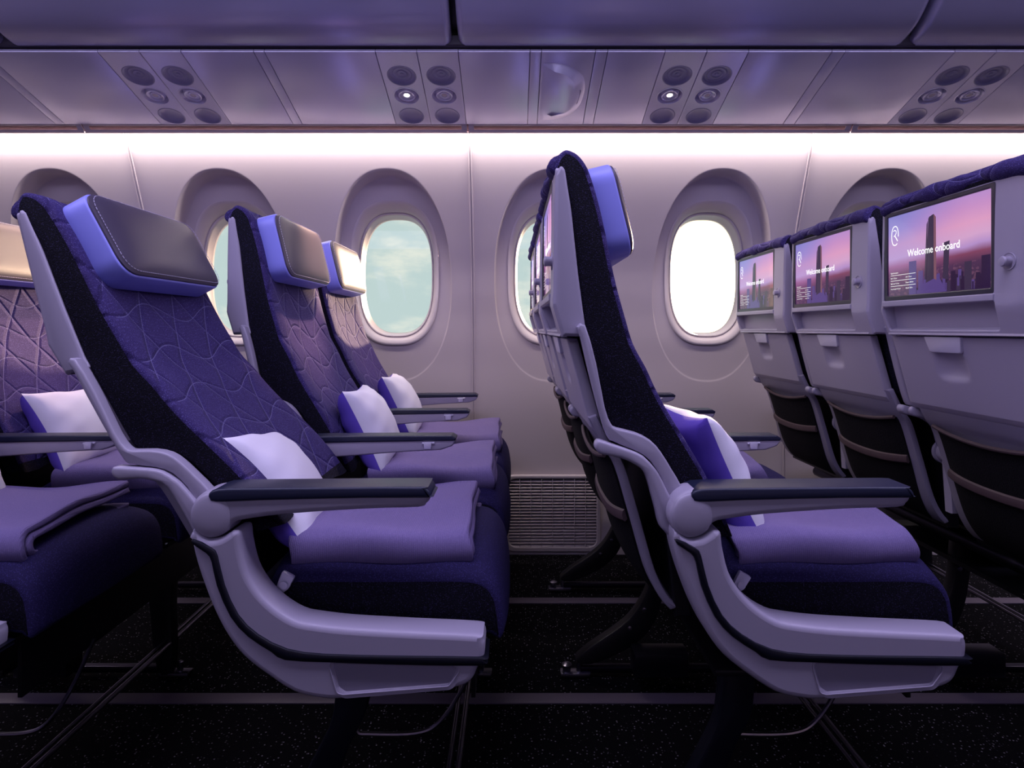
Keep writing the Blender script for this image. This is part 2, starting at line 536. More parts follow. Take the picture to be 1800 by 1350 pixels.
def b_screen():
    W, Hh = .318, .186
    x0 = rear_x(1.1) + .004
    mp = lambda u, v, h: (x0 - h, .436 - u * W, 1.024 + v * Hh)
    mpm = lambda u, v, h: (x0 - h, .436 - u, 1.024 + v)      # metres on the display
    bm = NB(); uvl = bm.loops.layers.uv.verify()
    f = bm.faces.new([bm.verts.new(mp(u, v, 0)) for u, v in ((0, 0), (1, 0), (1, 1), (0, 1))])
    for lp, uv in zip(f.loops, ((0, 0), (1, 0), (1, 1), (0, 1))): lp[uvl].uv = uv
    def poly(pts, m, h):
        f = bm.faces.new([bm.verts.new(mp(u, v, h)) for u, v in pts]); f.material_index = m
    rnd = random.Random(3)
    for i in range(60):
        u = rnd.uniform(.3, .97); w = rnd.uniform(.012, .035); hh = rnd.uniform(.04, .24) * (1 if u > .5 else .6)
        poly([(u, 0.0), (u + w, 0), (u + w, hh), (u, hh)], rnd.choice((5, 5, 1, 2)), .00012 + i * 2e-6)
    for (u, w, hh, m) in ((.24, .08, .40, 2), (.34, .05, .27, 2), (.78, .06, .30, 1), (.92, .07, .34, 5), (.66, .04, .22, 5)):
        poly([(u, 0), (u + w, 0), (u + w, hh), (u, hh)], m, .0003)
    poly([(.38, .0), (.62, .0), (.54, .20), (.40, .20)], 2, .0004)
    poly([(.42, .12), (.50, .16), (.498, .90), (.455, .88), (.445, .86)], 1, .0005)
    poly([(.50, .16), (.525, .14), (.520, .86), (.498, .90)], 4, .0005)
    poly([(.405, .16), (.43, .16), (.440, .84), (.428, .80)], 1, .0005)
    poly([(.585, .15), (.635, .13), (.650, .56), (.598, .55)], 1, .0005)
    text_into(bm, 'Welcome onboard', .072, .086, .0225, .95, mpm, .0008, 3, off=.0002)
    # round logo with the letter R
    cx, cy = .026, .140
    out = [(cx + math.copysign(abs(math.cos(a)) ** .75, math.cos(a)) * .0125, cy + .022 * math.sin(a)) for a in [math.radians(-8 + k * 12) for k in range(27)]]
    ribbon(bm, out, .0022, mpm, .0008, 3)
    ribbon(bm, [(cx - .006, cy + .011), (cx - .001, cy + .0135), (cx + .004, cy + .011), (cx + .0045, cy + .006), (cx + .001, cy + .0015), (cx - .004, cy - .001)], .0020, mpm, .0008, 3)
    ribbon(bm, [(cx - .001, cy + .0005), (cx + .003, cy - .004), (cx + .010, cy - .013)], .0026, mpm, .0008, 3)
    for k in range(3):
        y = .0475 - k * .0125
        ribbon(bm, [(.010, y), (.100, y)], .0008, mpm, .0008, 3)
    text_into(bm, 'Flight Information', .010, .0515, .0046, .85, mpm, .0008, 3)
    for k, (a, b_) in enumerate((('RUH  12:30 pm', 'LHR  7:35 am'), ('Flight time 7 h 5 min', 'Distance 4500 km'), ('Ground speed 910 km/h', 'Altitude 1500 m'))):
        y = .0395 - k * .0125
        text_into(bm, a, .010, y, .0044, .85, mpm, .0008, 3)
        text_into(bm, b_, .065, y, .0044, .85, mpm, .0008, 3)
    bz = holed('bezel', rrect(.106, 1.012, .448, 1.220, .006), [rrect(.4365 - W - .001, 1.0235, .4365, 1.0245 + Hh, .003)], .008, .002,
               lambda u, v, h: (x0 + .001 + h, u, v), None)
    return bm, bz

# --- tray table
def b_tray():
    bm = NB()
    ol = TR([(998, 595), (1042, 756), (1052, 769), (1066, 764), (1019, 595)], 1.075, B)
    ol = dense(fillet(ol, .003, 3), .006)
    yc, zc = .278, .866
    def dsp(u, v, w, n):
        if n.x < -.5:
            dy = (w - yc) / .050; dz = (v - zc) / .030
            q = (abs(dy) ** 4 + abs(dz) ** 4) ** .25
            u += .012 * max(0, 1 - q ** 2.5) if q < 1 else 0
        return u, v, w
    slab(bm, ol, .066, .458, r=.004, seg=2, ny=64, disp=dsp)
    lt = NB()
    xx = T(1000, 600, 1.075, B)[0]
    pts = [(yc - .056, .930), (yc + .056, .930), (yc + .047, .896), (yc - .047, .896)]
    slab(lt, fillet(pts, [.002, .002, .008, .008]), -.007, .001, r=.0015, seg=2, mp=lambda u, v, w: (xx + w + (.930 - v) * .22, u, v))
    return bm, lt

def b_back_frame():
    """side strips and the curved stick of the back frame, both sides"""
    bm = NB()
    stick_u = TR([(1014, 575), (1028, 572), (1047, 638), (1062, 715), (1073, 744), (1084, 752), (1116, 760), (1142, 773), (1160, 793), (1178, 822), (1196, 853), (1215, 900),
                  (1190, 905), (1167, 860), (1160, 838), (1142, 809), (1120, 793), (1098, 784), (1076, 774), (1066, 766), (1050, 715), (1031, 640), (1020, 592)], 1.06, B)
    stick_l = TR([(1045, 781), (1048, 775), (1054, 773), (1076, 780), (1109, 791), (1131, 802), (1150, 822), (1158, 834), (1171, 860), (1190, 905), (1180, 940), (1160, 925), (1153, 898), (1144, 865),
                  (1133, 831), (1116, 816), (1089, 804), (1058, 798), (1051, 794), (1046, 788)], 1.05, B)
    for (y0, y1) in ((.010, .034), (.452, .472)):
        slab(bm, crom(stick_u, 2, True), y0, y1, r=.004, seg=3)
        slab(bm, crom(stick_l, 2, True), y0 - (.008 if y0 < .1 else 0), y1 - .006, r=.005, seg=3)
    # lower back panel
    path = [(-.652, .790), (-.625, .735), (-.603, .70), (-.576, .61), (-.550, .52), (-.528, .475), (-.508, .452)]
    path = crom(path, 4)
    th = [(p[0] + .014, p[1] + .005) for p in path]
    slab(bm, path + list(reversed(th)), .05, .44, r=.004, seg=2, ny=2, mcap=1, mside=1)
    return bm, path

def b_pocket(path):
    bm = NB(); br = NB()
    ys = [.078 + (.412 - .078) * k / 16 for k in range(17)]
    pp = [p for p in path if p[1] < .725]
    def surf(i, k, bul):
        y = ys[k]; t = (k / 16) * 2 - 1
        x, z = pp[i]; s = i / (len(pp) - 1)
        sag = .018 * (1 - t * t) * (1 - s)
        narrow = 1 - .12 * s * s
        return (x - bul - .016 * (1 - t ** 4) * math.sin(PI * min(1, s * .9 + .1)), .245 + (y - .245) * narrow, z - sag)
    g = [[bm.verts.new(surf(i, k, .004)) for k in range(17)] for i in range(len(pp))]
    g2 = [[bm.verts.new((v.co.x + .008, v.co.y, v.co.z)) for v in r] for r in g]
    nI = len(g)
    for i in range(nI - 1):
        for k in range(16):
            bm.faces.new((g[i][k], g[i][k + 1], g[i + 1][k + 1], g[i + 1][k]))
            bm.faces.new((g2[i][k], g2[i + 1][k], g2[i + 1][k + 1], g2[i][k + 1]))
    for k in range(16):
        bm.faces.new((g[0][k], g2[0][k], g2[0][k + 1], g[0][k + 1])); bm.faces.new((g[-1][k], g[-1][k + 1], g2[-1][k + 1], g2[-1][k]))
    for i in range(nI - 1):
        bm.faces.new((g[i][0], g[i + 1][0], g2[i + 1][0], g2[i][0])); bm.faces.new((g[i][16], g2[i][16], g2[i + 1][16], g[i + 1][16]))
    for i, r_ in ((0, .004), (6, .0055)):
        tube(br, [Vector(surf(i, k, .007)) for k in range(17)], r_, 8, sq=2.0 if i else 1.2)
    return bm, br

# --- seat cushion
cush = TR([(480, 1080), (470, 1035), (500, 1012), (540, 1010), (700, 1010), (810, 1010), (852, 1018), (874, 1042), (882, 1075), (884, 1105), (880, 1120), (868, 1116), (846, 1110), (700, 1104), (560, 1096)], 1.09)
def b_cushion():
    bm = NB()
    y0, y1 = .040, .448
    def dsp(u, v, w, n):
        t = (w - y0) / (y1 - y0) * 2 - 1
        if n.y > -.3:
            k = (1 - abs(t) ** 3.0)
            v += .040 * k * max(0, n.y + .3) / 1.3
            u += .012 * k * max(0, n.x)
        return u, v, w
    slab(bm, crom(cush, 3, True), y0, y1, r=.009, seg=4, ny=16, mcap=1, mside=0, disp=dsp)
    return bm

def b_pan():
    bm = NB()
    ol = TR([(470, 1092), (560, 1104), (700, 1112), (850, 1120), (846, 1134), (700, 1132), (540, 1122), (470, 1100)], 1.09)
    slab(bm, ol, .045, .445, r=.004, seg=1)
    slab(bm, [(-.50, .44), (-.47, .44), (-.503, .70), (-.528, .70)], .05, .44, r=.003, seg=1)
    return bm

def b_buckle():
    bm = NB()
    ol = TR([(500, 1000), (520, 1012), (508, 1034), (486, 1050), (482, 1044), (492, 1018)], 1.075)
    slab(bm, fillet(ol, .003, 3), .026, .036, r=.0015, seg=2, mp=lambda u, v, w: (u, w + (v - .52) * -.15, v))
    c = T(502, 1025, 1.075)
    lathe(bm, [(.007, .0), (.0068, .002), (.003, .0026)], lambda a, b, h: (c[0] + a, .026 - h, c[1] + b), 16)
    bl = NB()
    slab(bl, TR([(484, 1042), (496, 1052), (470, 1092), (452, 1084)], 1.075), .034, .037, r=.001, seg=1)
    return bm, bl

# --- armrests
def b_arm_aisle():
    bm = NB()
    body = TR([(352, 925), (342, 905), (345, 886), (355, 869), (378, 857), (420, 858), (560, 860), (700, 858), (746, 858), (758, 866), (757, 874), (751, 881), (737, 888), (644, 891), (507, 900),
               (438, 909), (420, 913), (412, 920), (407, 929), (390, 939), (369, 941)], 1.03)
    slab(bm, crom(body, 3, True), -.028, .030, r=.010, seg=5, ny=1)
    bulb = [(375 + 34.5 * math.cos(a), 903 + 38 * math.sin(a)) for a in [2 * PI * k / 30 for k in range(30)]]
    slab(bm, TR(bulb, 1.03), -.026, .029, r=.008, seg=4)
    cb = T(375, 903, 1.02)
    lathe(bm, [(.0335, -.002), (.0325, .0022), (.030, .0048), (.026, .0072), (.020, .0092), (.013, .0104), (.006, .0110), (.001, .0111)], lambda a, b, h: (cb[0] + a * .98, -.0262 - h * .55, cb[1] + b * 1.06), 40)
    pad = NB()
    po = TR([(377, 862), (393, 854), (450, 852.5), (600, 851), (742, 850), (752, 852.5), (758, 858), (760.5, 865), (755, 869.5), (644, 870), (465, 874), (390, 877), (379, 872)], 1.03)
    slab(pad, crom(po, 2, True), -.032, .034, r=.0045, seg=4)
    return bm, pad

def b_arm_mid():
    bm = NB()
    body = TR([(505, 800), (520, 778), (548, 772), (650, 770), (799, 770), (801, 776), (795, 784), (775, 791), (700, 795), (644, 799.5), (569, 805), (540, 808), (530, 822), (510, 822)], 1.503)
    slab(bm, fillet(body, .004, 3), -.022, .022, r=.004, seg=3)
    # pivot drum
    c = T(518, 800, 1.503)
    def dr(a, b, h): return (c[0] + a, h, c[1] + b)
    lathe(bm, [(.0, -.034), (.026, -.034), (.030, -.030), (.030, -.022), (.026, -.020), (.026, .020), (.030, .022), (.030, .030), (.026, .034), (.001, .034)], dr, 24)
    # upright down to the seat beam
    up = TR([(506, 812), (526, 812), (530, 905), (512, 905)], 1.503)
    slab(bm, up, -.014, .014, r=.004, seg=2)
    pad = NB()
    po = TR([(543, 770.6), (551, 766.4), (650, 765.6), (794, 765), (802, 770), (800, 774.5), (548, 778.5)], 1.503)
    slab(pad, fillet(po, .003, 3), -.025, .025, r=.004, seg=4)
    lt = NB()
    c = T(752, 783, 1.5)
    slab(lt, fillet([(c[0] - .010, c[1] + .008), (c[0] + .010, c[1] + .008), (c[0] + .008, c[1] - .008), (c[0] - .008, c[1] - .008)], .002), -.029, -.020, r=.001, seg=2)
    fr = TR([(742, 778), (764, 777), (764, 780), (742, 781)], 1.5)
    slab(lt, fr, -.0255, -.020, r=.001, seg=1)
    return bm, pad, lt

# --- aisle side shroud
def b_shroud():
    up = [(341, 930), (352, 937), (369, 946), (390, 944), (407, 934), (413, 931), (424, 934), (427, 958), (438, 1003), (458, 1037), (486, 1065), (520, 1086), (551, 1093), (610, 1100), (713, 1106), (837, 1112), (850, 1119), (853, 1133),
          (850, 1155), (840, 1170), (832, 1188), (818, 1200), (787, 1208), (700, 1217), (603, 1225), (567, 1224), (520, 1213), (470, 1181), (430, 1149), (403, 1114), (384, 1079), (369, 1044), (352, 996), (342, 957)]
    hole = TR([(585, 1167), (802, 1174), (790, 1202), (607, 1217), (596, 1209)], 1.01)
    hole = fillet(hole, .008, 4)
    o = crom(TR(up, 1.02), 3, True)
    bm = holed('shroud', o, [hole], .060, .010, lambda u, v, h: (u, h + 0.0, v), None, 4)
    inner = NB()
    slab(inner, [(p[0], p[1]) for p in TR([(580, 1164), (806, 1171), (794, 1206), (603, 1221), (590, 1212)], 1.01)], -.025, .02, r=.001, seg=1)
    rim = NB()
    tube(rim, [(p[0], -.0305, p[1]) for p in dense(fillet(TR([(577, 1163), (808, 1170), (806, 1182), (789, 1206), (603, 1221), (592, 1218)], 1.01), .008, 4), .01)], .0010, 8, closed=True)
    band = NB()
    bo = [(341, 946), (374, 962), (384, 976), (396.5, 1027), (420.6, 1079), (455, 1113), (507, 1139), (575, 1148), (700, 1151), (848, 1153), (851, 1158), (846, 1168), (700, 1166), (577, 1162), (503, 1158), (479, 1144), (438, 1117), (407, 1082), (383, 1027), (374, 986), (365, 971), (342, 956)]
    slab(band, crom(TR(bo, 1.012), 2, True), -.0345, .0335, r=.003, seg=2)
    return bm, inner, rim, band

def tag(o, label, cat, group=None, kind=None):
    if label: o['label'] = label
    if cat: o['category'] = cat
    if group: o['group'] = group
    if kind: o['kind'] = kind
    return o

def empty(name, loc):
    o = bpy.data.objects.new(name, None); o.empty_display_size = .1; C.objects.link(o); o.location = loc; return o

BACKS = ('backrest', 'cover_roll', 'headrest', 'back_shell', 'tray_table', 'back_frame', 'literature_pocket')
def make_seat():
    s = empty('airline_seat', (0, 0, 0))
    seatpart('backrest', b_backrest(), [M['quilt'], M['side']], s)
    seatpart('cover_roll', b_roll(), M['quilt'], s)
    h, p, th = b_headrest()
    hr = seatpart('headrest', h, M['hr_side'], s, label='periwinkle blue headrest side')
    pd = seatpart('headrest_pad', p, M['hr_front'], hr, label='dark leather headrest front')
    seatpart('stitching', th, M['thread'], hr)
    sh = seatpart('back_shell', b_shell(), M['shell'], s)
    sc, bz = b_screen()
    seatpart('screen', sc, SCRM, sh, recalc=False, label='lit display with skyline picture and welcome text')
    seatpart('screen_bezel', bz, M['bezel'], sh)
    tr, lt = b_tray()
    t = seatpart('tray_table', tr, M['shell'], s)
    seatpart('tray_latch', lt, M['latch'], t, label='silver latch')
    bf, path = b_back_frame()
    seatpart('back_frame', bf, [M['shell'], M['shell_lo']], s)
    pk, br = b_pocket(path)
    pko = seatpart('literature_pocket', pk, M['pocket'], s)
    seatpart('pocket_trim', br, M['brown'], pko)
    seatpart('seat_cushion', b_cushion(), [M['seat'], M['side']], s)
    seatpart('seat_pan', b_pan(), M['black'], s)
    b1, b2 = b_buckle()
    bk = seatpart('belt_buckle', b1, M['latch'], s)
    seatpart('belt_strap', b2, M['navy'], bk)
    return s

def add_mid_arm(s, dy=0.0):
    a, p, l = b_arm_mid()
    o = seatpart('armrest', a, M['shell'], s); o.location.y = dy
    seatpart('armrest_pad', p, M['navy'], o); seatpart('recline_button', l, M['latch'], o)

def add_aisle(s):
    a, p = b_arm_aisle()
    o = seatpart('armrest', a, M['shell'], s)
    seatpart('armrest_pad', p, M['navy'], o)
    b, inn, rim, band = b_shroud()
    q = seatpart('side_shroud', b, M['shell'], s)
    seatpart('recess_panel', inn, M['shell_lo'], q); seatpart('recess_rim', rim, M['shell'], q)
    seatpart('trim_band', band, M['band'], q, label='dark navy curved band')

def copy_tree(o, parent=None):
    c = o.copy(); C.objects.link(c)
    if parent: c.parent = parent
    for ch in list(o.children): copy_tree(ch, c)
    return c

base = make_seat()
mid = copy_tree(base); add_mid_arm(mid)
win = copy_tree(mid); add_mid_arm(win, .483)
aisle = base; add_aisle(aisle)
masters = [aisle, mid, win]
ROWX = {'Z': -.82, 'A': 0.0, 'B': .787, 'C': 1.607}
ARM = [1.04, 1.523, 2.006]
LAB = {
 ('Z', 0): 'aisle-side airline seat at far left edge, only its cushion front and shroud tip showing',
 ('Z', 1): 'second airline seat from the aisle in the leftmost row, beige-lit headrest cut by the frame',
 ('Z', 2): 'window-side airline seat of the leftmost row, hidden behind the large reclined seat',
 ('A', 0): 'large reclined aisle-side airline seat with dark headrest and indigo quilted back, left of centre',
 ('A', 1): 'upright middle airline seat just behind the large reclined one, headrest half lit gold',
 ('A', 2): 'window-side airline seat in the reclined seat\'s row, smallest gold-lit headrest beside the clear window',
 ('B', 0): 'upright airline seat seen edge-on from the aisle, right of centre, before the bright window',
 ('B', 1): 'middle airline seat mostly hidden by the edge-on upright seat, thin strip of its back showing',
 ('B', 2): 'window-side airline seat behind the edge-on upright seat, sliver of screen against the window',
 ('C', 0): 'airline seat back nearest on the right with the largest welcome screen',
 ('C', 1): 'airline seat back with the middle-sized of three welcome screens on the right',
 ('C', 2): 'airline seat back with the smallest welcome screen, touching the sunlit window',
}
first = {0: True, 1: True, 2: True}
seats = {}
for row in 'ABCZ':
    for i in range(3):
        s = masters[i] if first[i] else copy_tree(masters[i])
        if first[i]: first[i] = False
        s.location = (ROWX[row] - .25, ARM[i] + .24, 0)
        tag(s, LAB[(row, i)], 'seat', 'airline seats in four rows')
        seats[(row, i)] = s
# the aisle seat of row A is tilted back about the armrest pivot
ang = math.radians(-14.8)
piv = Vector((-.4827 + .25, 0, .6216))
R = Matrix.Translation(piv) @ Matrix.Rotation(ang, 4, 'Y') @ Matrix.Translation(-piv)
for ch in seats[('A', 0)].children:
    if ch.name.split('.')[0] in BACKS: ch.matrix_basis = R

# ------------------------------------------------------------------ pillows and blankets
def b_pillow(seed=1, a=.165, b=.150, T0=.062):
    bm = NB(); n = 26; rnd = random.Random(seed); ph = [rnd.uniform(0, 6) for _ in range(6)]
    def pos(i, j, s):
        u = i / n * 2 - 1; v = j / n * 2 - 1
        U = math.sin(u * PI / 2) * .35 + u * .65; V = math.sin(v * PI / 2) * .35 + v * .65
        x = a * U * (1 - .10 * (1 - V * V)); z = b * V * (1 - .10 * (1 - U * U))
        e = max(0, (1 - U * U) * (1 - V * V))
        t = T0 * e ** (.42 if s == 1 else .30)
        w = .0035 * math.sin(9 * U + 5 * V + ph[0]) * (1 - e) + .003 * math.sin(13 * V - 6 * U + ph[1]) * (1 - e)
        return (x, s * (t + w * (e ** .3)), z)
    g = {}
    for s in (1, -1):
        for i in range(n + 1):
            for j in range(n + 1):
                edge = i in (0, n) or j in (0, n)
                if s == -1 and edge: g[(s, i, j)] = g[(1, i, j)]
                else: g[(s, i, j)] = bm.verts.new(pos(i, j, s))
    for s in (1, -1):
        for i in range(n):
            for j in range(n):
                vs = [g[(s, i, j)], g[(s, i + 1, j)], g[(s, i + 1, j + 1)], g[(s, i, j + 1)]]
                f = bm.faces.new(vs if s == -1 else list(reversed(vs))); f.material_index = 0 if s == 1 else 1
    return bm
# local frame: x along the width, y thickness (white side +y), z height
def place_pillow(o, top, bottom, y0, y1, nf=.012, turn=-4):
    """top and bottom: (x,z) of the edge that leans on the back; y range"""
    t = Vector((top[0] - bottom[0], 0, top[1] - bottom[1])); L = t.length; t.normalize()
    w = Vector((0, 1, 0)); nrm = Vector((t.z, 0, -t.x))       # towards +x
    c = Vector(((top[0] + bottom[0]) / 2, (y0 + y1) / 2, (top[1] + bottom[1]) / 2)) + nrm * nf
    m = Matrix((( w.x, nrm.x, t.x, c.x), (w.y, nrm.y, t.y, c.y), (w.z, nrm.z, t.z, c.z), (0, 0, 0, 1)))
    sc = Matrix.Diagonal(((y1 - y0) / .33, 1, L / .30, 1))
    o.matrix_world = m @ Matrix.Rotation(math.radians(turn), 4, 'Z') @ sc

PL = {
 ('A', 0): ('white square pillow leaning in the large reclined aisle seat', (-.604, .690), (-.448, .488), 1.110, 1.450, .068, -11),
 ('A', 1): ('white pillow in the upright seat just behind the large reclined one', (-.462, .775), (-.358, .560), 1.61, 1.92),
 ('A', 2): ('pinkish white pillow in the window seat below the clear oval window', (-.462, .775), (-.358, .560), 2.10, 2.40),
 ('B', 0): ('white pillow seen edge-on behind the armrest of the upright right-hand seat', (-.452, .775), (-.345, .545), 1.13, 1.44),
 ('Z', 1): ('white pillow in the leftmost row below a grey armrest with latch', (-.475, .768), (-.362, .560), 1.61, 1.93),
 ('Z', 0): ('white pillow whose corner shows at the left edge above the nearest folded blanket', (-.455, .775), (-.345, .545), 1.13, 1.44),
}
pil = None
for k, (lab, tp, bt, y0, y1, *nf) in PL.items():
    if pil is None: o = pil = mk('pillow', b_pillow(), [M['pillow'], M['pillowb']], ang=60)
    else:
        o = pil.copy(); C.objects.link(o)
    rx = ROWX[k[0]]
    place_pillow(o, (tp[0] + rx, tp[1]), (bt[0] + rx, bt[1]), y0, y1, *nf)
    tag(o, lab, 'pillow', 'white pillows on the seats')

def thick_line(pts, th):
    o = []
    for side in (1, -1):
        L = []
        for i in range(len(pts)):
            a = Vector(pts[max(0, i - 1)]); b = Vector(pts[min(len(pts) - 1, i + 1)]); t = (b - a).normalized()
            n = Vector((-t.y, t.x)) * th / 2 * side
            L.append((pts[i][0] + n.x, pts[i][1] + n.y))
        o += L if side == 1 else list(reversed(L))
    return o

def b_blanket(seed=2, Lx=.325, Ly=.33, hh=.074):
    """folded knit blanket: nested folds seen at its ends; near fold at y=0"""
    bm = NB(); rnd = random.Random(seed); p1, p2 = rnd.uniform(0, 6), rnd.uniform(0, 6)
    th = .0125
    def U(y0, r, zc, yend0, yend1):
        pts = [(yend0, zc + r)]
        for k in range(1, 6): pts.append((yend0 + (y0 + r - yend0) * k / 6, zc + r))
        for k in range(9):
            a = PI / 2 + PI * k / 8
            pts.append((y0 + r + r * math.cos(a), zc + r * math.sin(a)))
        for k in range(1, 7): pts.append((y0 + r + (yend1 - y0 - r) * k / 6, zc - r))
        return pts
    zc = hh / 2
    def dsp(u, v, w, n):
        s = w / Lx
        v += .004 * math.sin(2.2 * s * PI + p1 + u * 7) * (v / hh) + .003 * math.sin(u * 30 + p2 + s * 4) * (v / hh)
        v -= .010 * max(0, (u / Ly) - .55) * (v / hh) * 1.2
        w += .006 * math.sin(v / hh * 5 + p2) + .003 * math.sin(u * 22 + p1)
        u += .003 * math.sin(s * 9 + p1)
        return u, v, w
    def dq(u, v, w, n): return dsp(u, v, w, n)
    for (r, y0, e0, e1) in ((hh / 2 - th / 2, th / 2, Ly, Ly - .01), (hh / 2 - th * 1.6, th * 1.9, Ly - .006, Ly - .015)):
        slab(bm, thick_line(crom(U(y0, r, zc, e0, e1), 2), th), 0, Lx, r=.004, seg=2, ny=26, mp=YZ, disp=dq, strip=True)
    return bm
BL = {
 ('A', 0): ('folded lilac blanket on the cushion of the large reclined aisle seat', -.398, 1.105, .503),
 ('A', 1): ('folded lilac blanket on the cushion of the upright seat behind the reclined one', -.372, 1.60, .508),
 ('A', 2): ('folded pinkish lilac blanket on the window seat nearest the wall grille', -.365, 2.09, .508),
 ('B', 0): ('folded lilac blanket on the cushion of the edge-on upright seat at right', -.385, 1.105, .503),
 ('B', 1): ('folded lilac blanket end showing beyond the pillow of the edge-on right seat', -.45, 1.60, .508),
 ('Z', 0): ('folded lilac blanket at the left edge with its nested folds facing right', -.385, 1.105, .503),
 ('Z', 1): ('folded lilac blanket under the leftmost white pillow, half behind the reclined seat frame', -.372, 1.60, .508),
}
bl = None
for k, (lab, x, y, z) in BL.items():
    if bl is None: o = bl = mk('blanket', b_blanket(), M['blanket'], ang=70)
    else: o = bl.copy(); C.objects.link(o)
    o.location = (x + ROWX[k[0]], y, z); o.rotation_euler = (math.radians(2.0), math.radians(-1.5), 0)
    tag(o, lab, 'blanket', 'folded blankets on the seats')

# ------------------------------------------------------------------ seat row undercarriage
def make_base():
    s = empty('seat_row_base', (0, 0, 0))
    def part(name, bm, m, par=None, **k): return mk(name, bm, m, par or s, **k)
    for x in (-.13, -.40):
        b = NB(); tube(b, [(x, 1.09, .385), (x, 2.45, .385)], .019, 14); part('cross_beam', b, M['chromed'])
    b = NB(); tube(b, [(-.104, .80 + .3, .098), (-.104, 2.42, .098)], .006, 10); tube(b, [(-.122, 1.10, .098), (-.122, 2.42, .098)], .005, 10); part('baggage_bar', b, M['chrome'])
    b = NB(); tube(b, crom([(-.055, 1.30, .30), (-.10, 1.30, .20), (-.15, 1.30, .125), (-.20, 1.30, .10), (-.30, 1.30, .098), (-.325, 1.30, .105), (-.335, 1.30, .15), (-.34, 1.30, .30)], 5), .0045, 8); part('bar_bracket', b, M['chrome'])
    for y in (1.69, 2.24):
        b = NB()
        rearleg = [(-.615, .050), (-.58, .085), (-.52, .125), (-.47, .165), (-.435, .215), (-.415, .27), (-.40, .40), (-.36, .40), (-.372, .27), (-.385, .20), (-.41, .14), (-.455, .095), (-.52, .060), (-.58, .040)]
        slab(b, crom(rearleg, 3, True), y - .018, y + .018, r=.005, seg=2)
        lg = part('leg', b, M['black'])
        b = NB()
        for (px, pz) in ((-.43, .19), (-.47, .14), (-.40, .30)):
            lathe(b, [(.006, .018), (.006, .021), (.003, .022)], lambda a, c_, h: (px + a, y - h, pz + c_), 10)
        mk('bolt', b, M['chrome'], lg)
        b = NB()
        slab(b, crom([(-.10, .03), (-.14, .03), (-.16, .2), (-.17, .37), (-.10, .37), (-.10, .2)], 3, True), y - .018, y + .018, r=.005, seg=2)
        part('leg', b, M['black'])
        b = NB(); box(b, -.60, -.10, y - .010, y + .010, .014, .032, .003)
        part('bottom_rail', b, M['chromed'])
        for fx in (-.62, -.10):
            b = NB(); box(b, fx - .035, fx + .045, y - .016, y + .016, .003, .016, .004)
            lathe(b, [(.011, .014), (.011, .026), (.014, .028), (.014, .034), (.006, .038)], lambda a, c_, h: (fx - .018 + a, y + c_, h), 14)
            lathe(b, [(.008, .014), (.008, .04), (.004, .043)], lambda a, c_, h: (fx + .016 + a, y + c_, h), 12)
            part('floor_fitting', b, M['chrome'])
    b = NB(); box(b, -.47, -.33, 1.60, 1.665, .045, .105, .006); part('power_box', b, M['blackp'])
    # front aisle leg
    b = NB(); slab(b, crom([(-.35, .30), (-.30, .30), (-.295, .18), (-.33, .10), (-.37, .012), (-.43, .012), (-.40, .08), (-.365, .16)], 3, True), 1.26, 1.30, r=.006, seg=2); part('leg', b, M['band'])
    b = NB(); box(b, -.42, -.10, 1.12, 2.44, .318, .330, .003); part('under_tray', b, M['black'])
    b = NB(); box(b, -.08, -.06, 1.09, 2.45, .395, .412, .003); box(b, -.074, -.066, 1.12, 2.40, .28, .395, .002); part('front_skirt', b, M['black'])
    return s
BLAB = {'A': 'black and steel underframe beneath the row with the large reclined seat', 'B': 'black and steel underframe beneath the edge-on upright seat row',
        'C': 'dark underframe of the rightmost row below the welcome screens', 'Z': 'dark underframe of the leftmost row with long bar to the lower left'}
ub = None
for row in 'ABCZ':
    if ub is None: o = ub = make_base()
    else: o = copy_tree(ub)
    o.location = (ROWX[row], 0, 0); tag(o, BLAB[row], 'seat frame', 'underframes of the seat rows')

# ------------------------------------------------------------------ side wall with windows
prof = [(0, 2.60), (.3, 2.62), (.8, 2.62), (1.0, 2.602), (1.18, 2.563), (1.36, 2.497), (1.57, 2.412), (1.68, 2.368), (1.74, 2.345), (1.80, 2.33)]
def wally(z):
    for (z0, y0), (z1, y1) in zip(prof, prof[1:]):
        if z <= z1:
            t = (z - z0) / (z1 - z0); return y0 + (y1 - y0) * t
    return prof[-1][1]
def wallys(z):   # smoothed
    return (wally(z - .05 if z > .05 else 0) + wally(z) * 2 + wally(min(1.8, z + .05))) / 4
WP = .656; WX0 = -.490
ZC, OA, OB = 1.146, .240, .424          # large oval
PZ, PA, PB = 1.173, .1435, .243         # pane
FA, FB = .186, .297                     # trim ring outer
def sup(a, b, th, e):
    c, s = math.cos(th), math.sin(th)
    return (math.copysign(abs(c) ** (2 / e), c) * a, math.copysign(abs(s) ** (2 / e), s) * b)
def inval(x, z, a, b, e, zc): return (abs(x / a) ** e + abs((z - zc) / b) ** e) ** (1 / e)
def surf_y(x, z):
    y = wallys(z)
    q = inval(x, z, OA, OB, 2.25, ZC)
    k = max(0.0, min(1.0, (1.0 - q) / .022)); k = k * k * (3 - 2 * k)
    t = max(0.0, min(1.0, (z - .85) / .70))
    return y + (.0015 + .085 * t * t * (3 - 2 * t)) * k
